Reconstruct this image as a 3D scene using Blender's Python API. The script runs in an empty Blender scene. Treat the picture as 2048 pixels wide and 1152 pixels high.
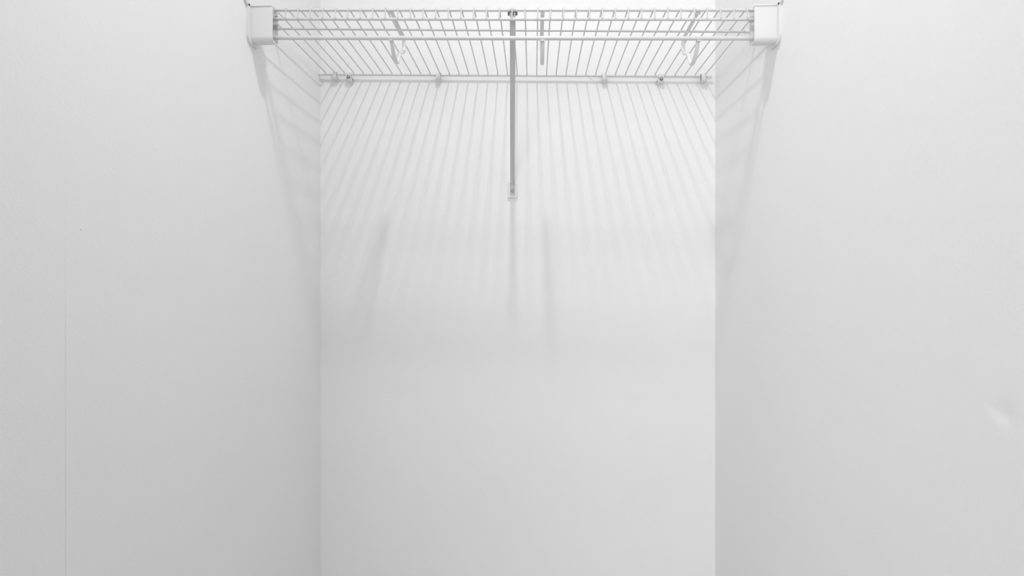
import bpy, bmesh, math, random
from mathutils import Vector, Matrix, Quaternion

random.seed(4)
scene = bpy.context.scene
C = scene.collection
PI = math.pi

# ---------------------------------------------------------------- camera, light, exposure
EYE = 1.18                                   # eye height above the closet floor
W, H, F = 2048.0, 1152.0, 1300.0             # focal length in pixels
YAW = 0.0541
cam_data = bpy.data.cameras.new('camera')
cam = bpy.data.objects.new('camera', cam_data)
C.objects.link(cam)
cam.location = (0.0539, -1.712, EYE)
cam.rotation_euler = (PI / 2, 0, YAW)
cam_data.sensor_fit = 'HORIZONTAL'
cam_data.sensor_width = 36.0
cam_data.lens = 36.0 * F / W
cam_data.shift_x = (W / 2 - 995.65) / W
cam_data.shift_y = (566.75 - H / 2) / W
cam_data.clip_start = 0.02
scene.camera = cam

world = bpy.data.worlds.new('world')
scene.world = world
world.use_nodes = True
bg = world.node_tree.nodes['Background']
bg.inputs['Color'].default_value = (1, 1, 1, 1)
bg.inputs['Strength'].default_value = 0.02   # faint even ambient light, added as fill through the open front

LAMP_W = 9.4
lamp_data = bpy.data.lights.new('ceiling_tube', 'AREA')      # slim tube lamp on the closet ceiling
lamp_data.shape = 'RECTANGLE'
lamp_data.size, lamp_data.size_y = 0.046, 0.13
lamp_data.energy = LAMP_W
lamp = bpy.data.objects.new('ceiling_tube', lamp_data)
C.objects.link(lamp)
lamp.location = (0.030, -0.990, EYE + 1.437)


def fill_light(name, loc, aim, w, h, watts):
    """Unseen area light added outside the closet to fill it."""
    d = bpy.data.lights.new(name, 'AREA')
    d.shape = 'RECTANGLE'
    d.size, d.size_y, d.energy = w, h, watts
    o = bpy.data.objects.new(name, d)
    C.objects.link(o)
    o.location = loc
    o.rotation_euler = (Vector(aim) - Vector(loc)).to_track_quat('-Z', 'Y').to_euler()



fill_light('room_fill', (-0.9, -4.2, 1.4), (0.2, -0.3, 1.0), 2.2, 1.6, 83.0)  # broad unseen light added behind the camera to brighten the walls
vs = scene.view_settings
scene.display_settings.display_device = 'sRGB'
vs.view_transform = 'Standard'
vs.look = 'None'
vs.gamma = 1.0
vs.use_curve_mapping = False
vs.exposure = -0.04
scene.cycles.use_light_tree = False
scene.cycles.max_bounces = 12
scene.cycles.diffuse_bounces = 10


# ---------------------------------------------------------------- materials
def mat(name, col, rough=0.5, metal=0.0, bump=0.0, scale=300.0, vary=0.0, vscale=3.0, spec=0.5):
    m = bpy.data.materials.new(name)
    m.use_nodes = True
    nt = m.node_tree
    b = nt.nodes['Principled BSDF']
    b.inputs['Roughness'].default_value = rough
    b.inputs['Metallic'].default_value = metal
    b.inputs['Specular IOR Level'].default_value = spec
    tc = nt.nodes.new('ShaderNodeTexCoord')
    no = nt.nodes.new('ShaderNodeTexNoise')
    no.inputs['Scale'].default_value = vscale
    no.inputs['Detail'].default_value = 4
    nt.links.new(tc.outputs['Object'], no.inputs['Vector'])
    rmp = nt.nodes.new('ShaderNodeMapRange')
    rmp.inputs['From Min'].default_value = 0.3
    rmp.inputs['From Max'].default_value = 0.7
    rmp.inputs['To Min'].default_value = col * (1 - vary)
    rmp.inputs['To Max'].default_value = col * (1 + vary)
    nt.links.new(no.outputs['Fac'], rmp.inputs['Value'])
    nt.links.new(rmp.outputs['Result'], b.inputs['Base Color'])
    if bump:
        n2 = nt.nodes.new('ShaderNodeTexNoise')
        n2.inputs['Scale'].default_value = scale
        n2.inputs['Detail'].default_value = 3
        nt.links.new(tc.outputs['Object'], n2.inputs['Vector'])
        bp = nt.nodes.new('ShaderNodeBump')
        bp.inputs['Strength'].default_value = bump
        bp.inputs['Distance'].default_value = 0.0006
        nt.links.new(n2.outputs['Fac'], bp.inputs['Height'])
        nt.links.new(bp.outputs['Normal'], b.inputs['Normal'])
    return m


M_WALL = mat('painted_drywall', 0.8, 0.75, bump=0.5, scale=240, vary=0.012, vscale=2.5, spec=0.2)
M_FLOOR = mat('pale_floor', 0.6, 0.8, bump=0.3, scale=200, vary=0.05, vscale=8)
M_WIRE = mat('white_vinyl_coated_steel', 0.60, 0.35, vary=0.015, vscale=40)
M_PLASTIC = mat('white_moulded_plastic', 0.70, 0.38, bump=0.05, scale=500, vary=0.01, vscale=30)
M_BRACE = mat('white_enamelled_steel', 0.54, 0.45, vary=0.02, vscale=60)
M_STEEL = mat('zinc_screw_steel', 0.45, 0.35, metal=0.9, vary=0.08, vscale=200)
M_DARK = mat('shade_coloured_steel', 0.16, 0.5, metal=0.3, vary=0.1, vscale=200)  # dark colour stands in for shade at the brace clip and screw bores


# ---------------------------------------------------------------- helpers
def finish(name, bm, m, parent=None, smooth=True, bevel=0.0):
    bmesh.ops.recalc_face_normals(bm, faces=bm.faces)
    me = bpy.data.meshes.new(name)
    bm.to_mesh(me)
    bm.free()
    me.materials.append(m)
    o = bpy.data.objects.new(name, me)
    C.objects.link(o)
    if parent is not None:
        o.parent = parent
    if smooth:
        for p in me.polygons:
            p.use_smooth = True
        me.set_sharp_from_angle(angle=math.radians(40))
    if bevel:
        md = o.modifiers.new('bevel', 'BEVEL')
        md.width = bevel
        md.segments = 2
        md.limit_method = 'ANGLE'
        md.angle_limit = math.radians(40)
    return o


def thing(name, label, cat, loc=(0, 0, 0), rot=(0, 0, 0), group=None):
    o = bpy.data.objects.new(name, None)
    o.empty_display_size = 0.02
    C.objects.link(o)
    o.location = loc
    o.rotation_euler = rot
    o['label'] = label
    o['category'] = cat
    if group:
        o['group'] = group
    return o


def tag(o, label, cat, group=None):
    o['label'] = label
    o['category'] = cat
    if group:
        o['group'] = group
    return o


def box(bm, x0, x1, y0, y1, z0, z1):
    v = [bm.verts.new((x, y, z)) for z in (z0, z1) for y in (y0, y1) for x in (x0, x1)]
    for f in ((0, 1, 3, 2), (4, 6, 7, 5), (0, 4, 5, 1), (1, 5, 7, 3), (3, 7, 6, 2), (2, 6, 4, 0)):
        bm.faces.new([v[i] for i in f])


def smooth_path(pts, r=0.004, n=5):
    """Round the corners of a polyline with radius-like trim r."""
    pts = [Vector(p) for p in pts]
    out = [pts[0]]
    for a, b, c in zip(pts, pts[1:], pts[2:]):
        d1, d2 = (a - b), (c - b)
        t = min(r, d1.length * 0.49, d2.length * 0.49)
        p, q = b + d1.normalized() * t, b + d2.normalized() * t
        for k in range(n + 1):
            u = k / n
            out.append((1 - u) ** 2 * p + 2 * u * (1 - u) * b + u * u * q)
    out.append(pts[-1])
    return out


def sweep(bm, path, profile, side=None):
    """Sweep a closed 2D profile [(a, b)...] along a path; a runs along 'side', b along side x tangent."""
    path = [Vector(p) for p in path]
    rings = []
    prev = None
    for i, p in enumerate(path):
        a = path[max(i - 1, 0)]
        b = path[min(i + 1, len(path) - 1)]
        t = (b - a).normalized()
        if side is not None:
            s = Vector(side)
            s = (s - t * s.dot(t)).normalized()
        else:
            if prev is None:
                ref = Vector((0, 0, 1)) if abs(t.z) < 0.9 else Vector((1, 0, 0))
                s = t.cross(ref).normalized()
            else:
                s = (prev - t * prev.dot(t)).normalized()
            prev = s
        n = s.cross(t).normalized()
        rings.append([bm.verts.new(p + s * u + n * w) for u, w in profile])
    k = len(profile)
    for r0, r1 in zip(rings, rings[1:]):
        for j in range(k):
            bm.faces.new((r0[j], r0[(j + 1) % k], r1[(j + 1) % k], r1[j]))
    bm.faces.new(rings[0][::-1])
    bm.faces.new(rings[-1])


def circ(r, n=12):
    return [(r * math.cos(2 * PI * i / n), r * math.sin(2 * PI * i / n)) for i in range(n)]


def rrect(w, h, r, n=3):
    """Rounded rectangle profile, w wide and h thick."""
    r = min(r, w / 2 - 1e-5, h / 2 - 1e-5)
    out = []
    for cx, cy, a0 in ((w / 2 - r, h / 2 - r, 0), (-w / 2 + r, h / 2 - r, PI / 2),
                       (-w / 2 + r, -h / 2 + r, PI), (w / 2 - r, -h / 2 + r, 1.5 * PI)):
        for k in range(n + 1):
            a = a0 + PI / 2 * k / n
            out.append((cx + r * math.cos(a), cy + r * math.sin(a)))
    return out


def tube(bm, a, b, r, n=12):
    sweep(bm, [a, b], circ(r, n))


def extrude_x(bm, prof, x0, x1):
    """Solid from a closed (y, z) outline between x0 and x1."""
    A = [bm.verts.new((x0, y, z)) for y, z in prof]
    B = [bm.verts.new((x1, y, z)) for y, z in prof]
    k = len(prof)
    for j in range(k):
        bm.faces.new((A[j], A[(j + 1) % k], B[(j + 1) % k], B[j]))
    fa = bm.faces.new(A)
    fb = bm.faces.new(B[::-1])
    bmesh.ops.triangulate(bm, faces=[fa, fb])


def band(path, t):
    """Closed outline of a strip of thickness t centred on an open (y, z) path."""
    P = [Vector(p) for p in path]
    L, R = [], []
    for i, p in enumerate(P):
        d = (P[min(i + 1, len(P) - 1)] - P[max(i - 1, 0)]).normalized()
        n = Vector((-d.y, d.x))
        L.append(p + n * t / 2)
        R.append(p - n * t / 2)
    return [(v.x, v.y) for v in L + R[::-1]]


def path2(pts, r=0.004, n=5):
    return [(v.x, v.y) for v in smooth_path([(a, b, 0) for a, b in pts], r, n)]


def ring_plate(bm, center, ax_u, ax_v, ru, rv, hole, t, n=24):
    """Flat oval plate with a round hole, lying in the plane of ax_u, ax_v, thickness t."""
    c, u, v = Vector(center), Vector(ax_u).normalized(), Vector(ax_v).normalized()
    w = u.cross(v).normalized()
    R = []
    for s in (-t / 2, t / 2):
        o = [bm.verts.new(c + u * ru * math.cos(2 * PI * i / n) + v * rv * math.sin(2 * PI * i / n) + w * s) for i in range(n)]
        q = [bm.verts.new(c + u * hole * math.cos(2 * PI * i / n) + v * hole * math.sin(2 * PI * i / n) + w * s) for i in range(n)]
        R.append((o, q))
    (o0, q0), (o1, q1) = R
    for i in range(n):
        j = (i + 1) % n
        bm.faces.new((o0[i], o0[j], q0[j], q0[i]))
        bm.faces.new((o1[i], q1[i], q1[j], o1[j]))
        bm.faces.new((o0[i], o1[i], o1[j], o0[j]))
        bm.faces.new((q0[i], q0[j], q1[j], q1[i]))


def lathe_y(bm, cx, cz, prof, n=16):
    """Turned solid with its axis along y; prof is a list of (y, radius)."""
    rings = []
    for y, r in prof:
        if r < 1e-6:
            rings.append([bm.verts.new((cx, y, cz))])
        else:
            rings.append([bm.verts.new((cx + r * math.cos(2 * PI * i / n), y, cz + r * math.sin(2 * PI * i / n))) for i in range(n)])
    for a, b in zip(rings, rings[1:]):
        for i in range(n):
            j = (i + 1) % n
            if len(a) == 1:
                bm.faces.new((a[0], b[i], b[j]))
            elif len(b) == 1:
                bm.faces.new((a[i], b[0], a[j]))
            else:
                bm.faces.new((a[i], b[i], b[j], a[j]))
    for ring in (rings[0], rings[-1]):
        if len(ring) > 1:
            bm.faces.new(ring)


# ---------------------------------------------------------------- room shell
XL, XR = -0.5142, 0.5254
YF = -1.91                      # open front of the closet, behind the camera
ZC = 2.66                       # ceiling
T = 0.1


def struct(name, bm, m, smooth=False):
    o = finish(name, bm, m, smooth=smooth)
    o['kind'] = 'structure'
    return o


bm = bmesh.new(); box(bm, XL - T, XR + T, 0, T, 0, ZC)
wall_back = struct('wall_back', bm, M_WALL)
bm = bmesh.new(); box(bm, XL - T, XR + T, YF, T, -T, 0)
struct('floor', bm, M_FLOOR)
bm = bmesh.new(); box(bm, XL - T, XR + T, YF, T, ZC, ZC + T)
struct('ceiling', bm, M_WALL)

# left wall with the fine vertical drywall joint that opens slightly towards the floor
YS = -0.9505
bm = bmesh.new()
LEV = [(0.0, 0.0010), (EYE - 0.25, 0.0008), (EYE + 0.12, 0.0001), (ZC, 0.0001)]     # height, joint depth
rings = []
for z, dpt in LEV:
    outl = [(XL, 0), (XL, YS + 0.0010), (XL - dpt, YS), (XL, YS - 0.0010), (XL, YF), (XL - T, YF), (XL - T, 0)]
    rings.append([bm.verts.new((x, y, z)) for x, y in outl])
for A, B in zip(rings, rings[1:]):
    for j in range(7):
        k = (j + 1) % 7
        bm.faces.new((A[j], A[k], B[k], B[j]))
fs = [bm.faces.new(rings[0]), bm.faces.new(rings[-1][::-1])]
bmesh.ops.triangulate(bm, faces=fs)
wall_left = struct('wall_left', bm, M_WALL)

# right wall; a finely gridded patch carries the shallow dent near the frame's edge
DY, DZ = -1.0365, EYE - 0.1264
g0y, g1y, g0z, g1z = DY - 0.06, DY + 0.06, DZ - 0.06, DZ + 0.06
bm = bmesh.new()
N = 40
grid = []
for i in range(N + 1):
    row = []
    for j in range(N + 1):
        y = g0y + (g1y - g0y) * i / N
        z = g0z + (g1z - g0z) * j / N
        p, q = y - DY, z - DZ
        # long slope facing down, short lip at the lower left edge
        a, b = (p + q) * 0.7071, (p * -0.45 + q * 0.89)
        b += 0.008
        d = 0.0016 * math.exp(-(a / 0.014) ** 2) * math.exp(-(b / (0.015 if b > 0 else 0.0075)) ** 2)
        if i in (0, N) or j in (0, N):
            d = 0
        row.append(bm.verts.new((XR + d, y, z)))
    grid.append(row)
for i in range(N):
    for j in range(N):
        bm.faces.new((grid[i][j], grid[i + 1][j], grid[i + 1][j + 1], grid[i][j + 1]))
ys, zs = [YF, g0y, g1y, 0.0], [0.0, g0z, g1z, ZC]
V = {}
def gv(i, j):
    if (i, j) not in V:
        V[i, j] = bm.verts.new((XR, ys[i], zs[j]))
    return V[i, j]
for i in range(3):
    for j in range(3):
        if (i, j) != (1, 1):
            bm.faces.new((gv(i, j), gv(i + 1, j), gv(i + 1, j + 1), gv(i, j + 1)))
c = [bm.verts.new((XR + T, y, z)) for y, z in ((YF, 0), (0, 0), (0, ZC), (YF, ZC))]
bm.faces.new(c)
e = [gv(0, 0), gv(3, 0), gv(3, 3), gv(0, 3)]
edge_bottom = [gv(0, 0), gv(1, 0), gv(2, 0), gv(3, 0)]
edge_back = [gv(3, 0), gv(3, 1), gv(3, 2), gv(3, 3)]
edge_top = [gv(3, 3), gv(2, 3), gv(1, 3), gv(0, 3)]
edge_front = [gv(0, 3), gv(0, 2), gv(0, 1), gv(0, 0)]
for ed, (p, q) in ((edge_bottom, (0, 1)), (edge_back, (1, 2)), (edge_top, (2, 3)), (edge_front, (3, 0))):
    bm.faces.new(ed + [c[q], c[p]])
wall_right = struct('wall_right', bm, M_WALL, smooth=True)

# small blemishes in the paint, part of the walls
bm = bmesh.new()
sweep(bm, [(-0.5018, -0.0002, EYE + 0.568), (-0.5018, -0.0002, EYE + 0.640)], rrect(0.0012, 0.0010, 0.0004, 2))
finish('paint_ridge', bm, M_WALL, wall_back)
bm = bmesh.new()
sweep(bm, smooth_path([(0.1985, -0.0004, EYE + 0.5395), (0.2065, -0.0010, EYE + 0.5370), (0.2135, -0.0004, EYE + 0.5315)], 0.002, 3), rrect(0.0030, 0.0016, 0.0006, 2), side=(0, 0, 1))
finish('paint_chip', bm, M_WALL, wall_back)
bm = bmesh.new()
bmesh.ops.create_icosphere(bm, subdivisions=2, radius=1.0)
for v in bm.verts:
    v.co = Vector((XL + v.co.x * 0.0009, -0.9235 + v.co.y * 0.0022, EYE + 0.0690 + v.co.z * 0.0018))
finish('paint_bump', bm, M_WALL, wall_left)

# ---------------------------------------------------------------- wire shelf (hangs 1.3 degrees out of level)
TILT = 0.0229
ZD = EYE + 0.5487                # top of deck at x = 0
shelf = thing('wire_shelf', 'white vinyl-coated wire shelf spanning the closet between its two side walls', 'shelf',
              (0, 0, ZD), (0, TILT, 0))


def deck(x):
    return ZD - TILT * x


R_W, R_RAIL = 0.00145, 0.0030
Y_FRONT, Y_BACK = -0.4210, -0.0135


def wire_path():
    yf = Y_FRONT - R_RAIL - R_W + 0.0004
    return smooth_path([(0, -0.0172, -0.0075), (0, -0.0172, -R_W), (0, yf, -R_W), (0, yf, -0.0240)], 0.0045, 5)


bm = bmesh.new()
sweep(bm, wire_path(), circ(R_W, 10), side=(1, 0, 0))
w0 = finish('deck_wire', bm, M_WIRE, shelf)
w0.location.x = (-1 - 18.5) * 0.0254
for i in range(0, 39):
    w = w0.copy()
    C.objects.link(w)
    w.parent = shelf
    w.location.x = (i - 18.5) * 0.0254


def rail(name, x0, x1, y, z, r):
    b = bmesh.new()
    tube(b, (x0, y, z), (x1, y, z), r, 16)
    return finish(name, b, M_WIRE, shelf)


rail('front_rail', -0.5055, 0.5165, Y_FRONT, -0.0057, R_RAIL)
rail('lip_rail', -0.5055, 0.5165, Y_FRONT, -0.0237, 0.0031)
b = bmesh.new()
tube(b, (-0.5075, -0.3220, -0.0049), (0.5085, -0.3165, -0.0074), 0.0024, 16)
rm = finish('middle_rail', b, M_WIRE, shelf)
rb = rail('back_rail', -0.5085, 0.5105, Y_BACK, -0.0055, 0.0025)


def end_cap(x0, x1, y, z, r, parent):
    b = bmesh.new()
    s = 1 if x1 > x0 else -1
    sweep(b, [(x0, y, z), (x1 - s * 0.0012, y, z), (x1, y, z)], circ(r, 14))
    for v in b.verts:
        if abs(v.co.x - x1) < 1e-6:
            v.co.y = y + (v.co.y - y) * 0.6
            v.co.z = z + (v.co.z - z) * 0.6
    return finish('end_cap', b, M_PLASTIC, parent)


end_cap(-0.4985, -0.5105, -0.3219, -0.0049, 0.0036, rm)
end_cap(0.4985, 0.5115, -0.3166, -0.0074, 0.0036, rm)
end_cap(-0.5000, -0.5130, Y_BACK, -0.0055, 0.0034, rb)
end_cap(0.5000, 0.5135, Y_BACK, -0.0055, 0.0034, rb)

# ---------------------------------------------------------------- hang rod under the lip
rod_l, rod_r = EYE + 0.4975, EYE + 0.4775
bm = bmesh.new()
tube(bm, (-0.5080, Y_FRONT, EYE + 0.4984), (0.5180, Y_FRONT, EYE + 0.4762), 0.0041, 20)
tag(finish('hang_rod', bm, M_WIRE), 'thin white steel clothes rod running just below the shelf lip', 'rod')


# ---------------------------------------------------------------- end brackets on the side walls
def end_bracket(side, wall_x, in_x, z_top, z_bot, label):
    """side = -1 left wall, +1 right wall; the pocket opens towards the middle of the closet."""
    b0 = thing('end_bracket', label, 'bracket', (wall_x, -0.43, z_bot), group='end brackets of the wire shelf')
    ox, oy, oz = wall_x, -0.43, z_bot
    fl = 0.0048                                   # flange thickness
    xi = wall_x - side * fl                        # inner face of flange
    def shift(bm):
        for v in bm.verts:
            v.co -= Vector((ox, oy, oz))
    # flange: rounded plate flat on the wall, a little larger than the pocket
    prof = []
    y0, y1, z0, z1 = -0.4520, -0.3960, z_bot - 0.0045, z_top + 0.0030
    for cy, cz, a0, r in ((y1, z1, 0, 0.010), (y0, z1, PI / 2, 0.005), (y0, z0, PI, 0.016), (y1, z0, 1.5 * PI, 0.016)):
        sy = -1 if cy == y1 else 1
        sz = -1 if cz == z1 else 1
        for k in range(7):
            a = a0 + PI / 2 * k / 6
            prof.append((cy + sy * r + r * math.cos(a), cz + sz * r + r * math.sin(a)))
    bm = bmesh.new()
    extrude_x(bm, prof, wall_x, xi)
    shift(bm)
    finish('wall_flange', bm, M_PLASTIC, b0, bevel=0.0012)
    # pocket: front plate, rounded floor and back plate in one bent wall
    t = 0.0026
    p = path2([(-0.4390, z_top), (-0.4390, z_bot + t / 2), (-0.4110, z_bot + t / 2), (-0.4110, z_top + 0.0030)], 0.0095, 7)
    bm = bmesh.new()
    extrude_x(bm, band(p, t), xi, in_x)
    shift(bm)
    pk = finish('rod_pocket', bm, M_PLASTIC, b0, bevel=0.0007)
    # thin bead topping the front plate, extended back to shade the pocket
    bm = bmesh.new()
    box(bm, min(xi, in_x), max(xi, in_x), -0.4420, -0.4305, z_top - 0.0002, z_top + 0.0028)
    shift(bm)
    finish('pocket_rim', bm, M_PLASTIC, b0, bevel=0.0010)
    # screw ear rising forward from the flange
    d = Vector((0, -0.66, 0.75))
    base = Vector((wall_x - side * fl / 2, -0.4450, z_top - 0.002))
    bm = bmesh.new()
    ring_plate(bm, base + d * 0.026, d, Vector((0, 0.75, 0.66)), 0.026, 0.0095, 0.0050, fl)
    shift(bm)
    ear = finish('screw_ear', bm, M_PLASTIC, b0, bevel=0.0008)
    # screw in the ear
    bm = bmesh.new()
    lathe_y(bm, 0, 0, [(0.001, 0.0036), (-0.0010, 0.0034), (-0.0020, 0.0024), (-0.0024, 0)], 14)
    rot = Matrix.Rotation(PI / 2 * (-1 if side > 0 else 1), 4, 'Z')
    bmesh.ops.transform(bm, matrix=Matrix.Translation(base + d * 0.026 - Vector((side * fl / 2, 0, 0)) - Vector((ox, oy, oz))) @ rot, verts=bm.verts)
    finish('screw', bm, M_PLASTIC, ear)
    return b0


end_bracket(-1, XL, -0.4660, EYE + 0.5535, EYE + 0.4845, 'white plastic end bracket holding the shelf and rod on the left wall')
end_bracket(1, XR, 0.4784, EYE + 0.5320, EYE + 0.4635, 'white plastic end bracket holding the shelf and rod on the right wall')


# ---------------------------------------------------------------- rod hooks clipped under the deck
def rod_hook(x, label):
    zd = deck(x)
    zr = EYE + 0.4874 - 0.02165 * x               # rod centre
    h = thing('rod_hook', label, 'hook', (x, -0.36, zd), group='hooks hanging under the wire shelf')
    def loc(y, z):
        return (0, y + 0.36, z - zd)
    # arm under the deck, from the front rail to behind the middle rail
    arm = smooth_path([loc(Y_FRONT + 0.0048, zd - 0.012), loc(Y_FRONT + 0.0052, zd - 0.0052),
                       loc(-0.330, zd - 0.0098), loc(-0.293, zd - 0.0102)], 0.004, 4)
    bm = bmesh.new()
    sweep(bm, arm, rrect(0.0080, 0.0032, 0.0014, 2), side=(1, 0, 0))
    finish('arm', bm, M_PLASTIC, h)
    # rear leg, forward curl, hook and front leg that snaps onto the rod
    pts = [loc(-0.2955, zd - 0.0100), loc(-0.2860, zd - 0.0130), loc(-0.2845, zd - 0.036),
           loc(-0.2950, zd - 0.0460), loc(-0.3170, zd - 0.0545), loc(-0.3370, zd - 0.0640),
           loc(-0.3470, zd - 0.0800), loc(-0.3570, zd - 0.0915), loc(-0.3710, zd - 0.0930),
           loc(-0.3880, zd - 0.0870), loc(-0.4010, zd - 0.0780), loc(-0.4085, zr - 0.0045), loc(-0.4125, zr + 0.0005)]
    p = smooth_path(pts, 0.0075, 4)
    bm = bmesh.new()
    sweep(bm, p, rrect(0.0082, 0.0050, 0.0022, 3), side=(1, 0, 0))
    finish('hook', bm, M_PLASTIC, h)
    # snap-on cradle around the underside of the rod
    arc = [(Y_FRONT + 0.0051 * math.cos(a), zr + 0.0051 * math.sin(a)) for a in [math.radians(d) for d in range(-120, 41, 16)]]
    bm = bmesh.new()
    extrude_x(bm, band(arc, 0.0016), -0.0043, 0.0043)
    for v in bm.verts:
        v.co.y += 0.36
        v.co.z -= zd
    finish('rod_clip', bm, M_PLASTIC, h, bevel=0.0005)
    return h


rod_hook(-0.2315, 'white plastic hook under the shelf, the one nearest the left end bracket')
rod_hook(0.0728, 'white plastic hook seen edge-on, just right of the diagonal support brace')
rod_hook(0.3785, 'white plastic hook under the shelf, the one nearest the right end bracket')

# ---------------------------------------------------------------- diagonal support brace
zt = deck(0.0132)
brace = thing('support_brace', 'long diagonal steel brace from the shelf front down to the back wall', 'brace', (0, 0, EYE + 0.2244))


def bl(x, y, z):
    return (x, y, z - EYE - 0.2244)


a = Vector(bl(0.0132, -0.4075, zt - 0.0155))
b = Vector(bl(0.0002, -0.0100, EYE + 0.2645))
bm = bmesh.new()
sweep(bm, [a, b], rrect(0.0118, 0.0088, 0.0036, 4), side=(1, 0, 0))
# shallow groove pressed along the underside is left open at the flattened foot
finish('strut', bm, M_BRACE, brace)
bm = bmesh.new()
sweep(bm, smooth_path([b + (a - b).normalized() * 0.012, b, bl(0, -0.0052, EYE + 0.2560), bl(0, -0.0052, EYE + 0.2330)], 0.006, 4),
      rrect(0.0125, 0.0024, 0.0010, 2), side=(1, 0, 0))
finish('flattened_foot', bm, M_BRACE, brace)
bm = bmesh.new()
box(bm, -0.0118, 0.0118, -0.0040, 0.0, 0.0020, 0.0390)
box(bm, -0.0125, 0.0125, -0.0072, 0.0, 0.0, 0.0032)
finish('foot_plate', bm, M_PLASTIC, brace, bevel=0.0007)
bm = bmesh.new()
lathe_y(bm, 0, EYE + 0.2425 - EYE - 0.2244, [(-0.0050, 0.0046), (-0.0066, 0.0044), (-0.0086, 0.0028), (-0.0092, 0)], 16)
finish('screw', bm, M_STEEL, brace)
# top clip hooked over the front rail
bm = bmesh.new()
arc = [(Y_FRONT + 0.0046 * math.cos(t_), zt - 0.0057 + 0.0046 * math.sin(t_)) for t_ in [math.radians(d) for d in range(200, -61, -20)]]
arc += [(-0.4150, zt - 0.0185), (-0.4085, zt - 0.0215)]
extrude_x(bm, band(arc, 0.0014), -0.0058, -0.0026)
extrude_x(bm, band(arc, 0.0014), 0.0022, 0.0058)
for v in bm.verts:
    v.co += Vector((0.0132, 0, -EYE - 0.2244))
finish('rail_hook', bm, M_BRACE, brace)
bm = bmesh.new()
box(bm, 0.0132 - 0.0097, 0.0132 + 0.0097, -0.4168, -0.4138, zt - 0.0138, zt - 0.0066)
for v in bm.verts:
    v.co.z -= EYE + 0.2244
o = finish('clip_bar', bm, M_DARK, brace, bevel=0.0006)  # shade under the front rail is put into the bar's colour
o['label'] = 'steel clip bar behind the lip wires, coloured dark for the shade there'


# ---------------------------------------------------------------- clips that hold the back rail to the wall
def hook_clip(x, label, lean=0.0):
    zd = deck(x)
    zr = zd - 0.0055
    k = thing('wall_clip', label, 'clip', (x, 0, zr), (0, lean, 0), group='clips along the back rail')
    bm = bmesh.new()
    box(bm, -0.0050, 0.0050, -0.0032, 0.0, -0.0155, 0.0060)
    finish('backing', bm, M_PLASTIC, k, bevel=0.0010)
    p = path2([(-0.0025, 0.0054), (-0.0165, 0.0062), (-0.0190, -0.0010), (-0.0178, -0.0095), (-0.0120, -0.0142), (-0.0030, -0.0132)], 0.0050, 5)
    bm = bmesh.new()
    extrude_x(bm, band(p, 0.0026), -0.0040, 0.0040)
    finish('hook', bm, M_PLASTIC, k, bevel=0.0006)
    for s in (-1, 1):
        p = path2([(-0.0025, 0.0066), (-0.0175, 0.0074), (-0.0204, -0.0010), (-0.0190, -0.0104), (-0.0125, -0.0156), (-0.0030, -0.0146)], 0.0050, 5)
        bm = bmesh.new()
        extrude_x(bm, band(p, 0.0020), s * 0.0036, s * 0.0056)
        finish('rib', bm, M_PLASTIC, k, bevel=0.0005)
    return k


def screw_clip(x, label, hand=1):
    zd = deck(x)
    zr = zd - 0.0055
    k = thing('wall_clip', label, 'clip', (x, 0, zr), group='clips along the back rail')
    # body: block standing on the wall with a rounded lower front, slotted for the rail above
    prof = path2([(0, 0.0030), (-0.0175, 0.0075), (-0.0192, 0.0040), (-0.0178, -0.0105), (-0.0120, -0.0172), (0, -0.0172)], 0.0030, 4)
    bm = bmesh.new()
    extrude_x(bm, prof, -0.0056, 0.0056)
    finish('body', bm, M_PLASTIC, k, bevel=0.0010)
    bm = bmesh.new()
    p = path2([(-0.0040, -0.0080), (-0.0125, -0.0080), (-0.0140, -0.0150), (-0.0090, -0.0195), (-0.0010, -0.0190)], 0.0035, 4)
    extrude_x(bm, band(p, 0.0022), hand * 0.0054, hand * 0.0092)
    finish('side_hook', bm, M_PLASTIC, k, bevel=0.0005)
    bm = bmesh.new()
    lathe_y(bm, 0, -0.0074, [(-0.0176, 0.0046), (-0.0194, 0.0044), (-0.0194, 0.0030)], 18)
    finish('bore_shade', bm, M_DARK, k)['label'] = 'dark ring painted as the shade round the screw head'  # flat dark ring in place of a shaded bore
    bm = bmesh.new()
    lathe_y(bm, 0, -0.0074, [(-0.0190, 0.0027), (-0.0204, 0.0025), (-0.0210, 0.0014), (-0.0211, 0)], 14)
    finish('screw', bm, M_STEEL, k)['label'] = 'bright round screw head'
    return k


hook_clip(-0.4720, 'small white rail clip nearest the left wall, leaning, without a screw', -0.16)
screw_clip(-0.4335, 'small white rail clip with a screw, second from the left wall', 1)
hook_clip(-0.1945, 'small white rail clip alone between the left hook and the brace')
hook_clip(0.2380, 'small white rail clip beside a paint chip, right of the brace')
screw_clip(0.3838, 'small white rail clip with a screw, second from the right wall', -1)
hook_clip(0.4905, 'small white ribbed rail clip nearest the right wall, without a screw')
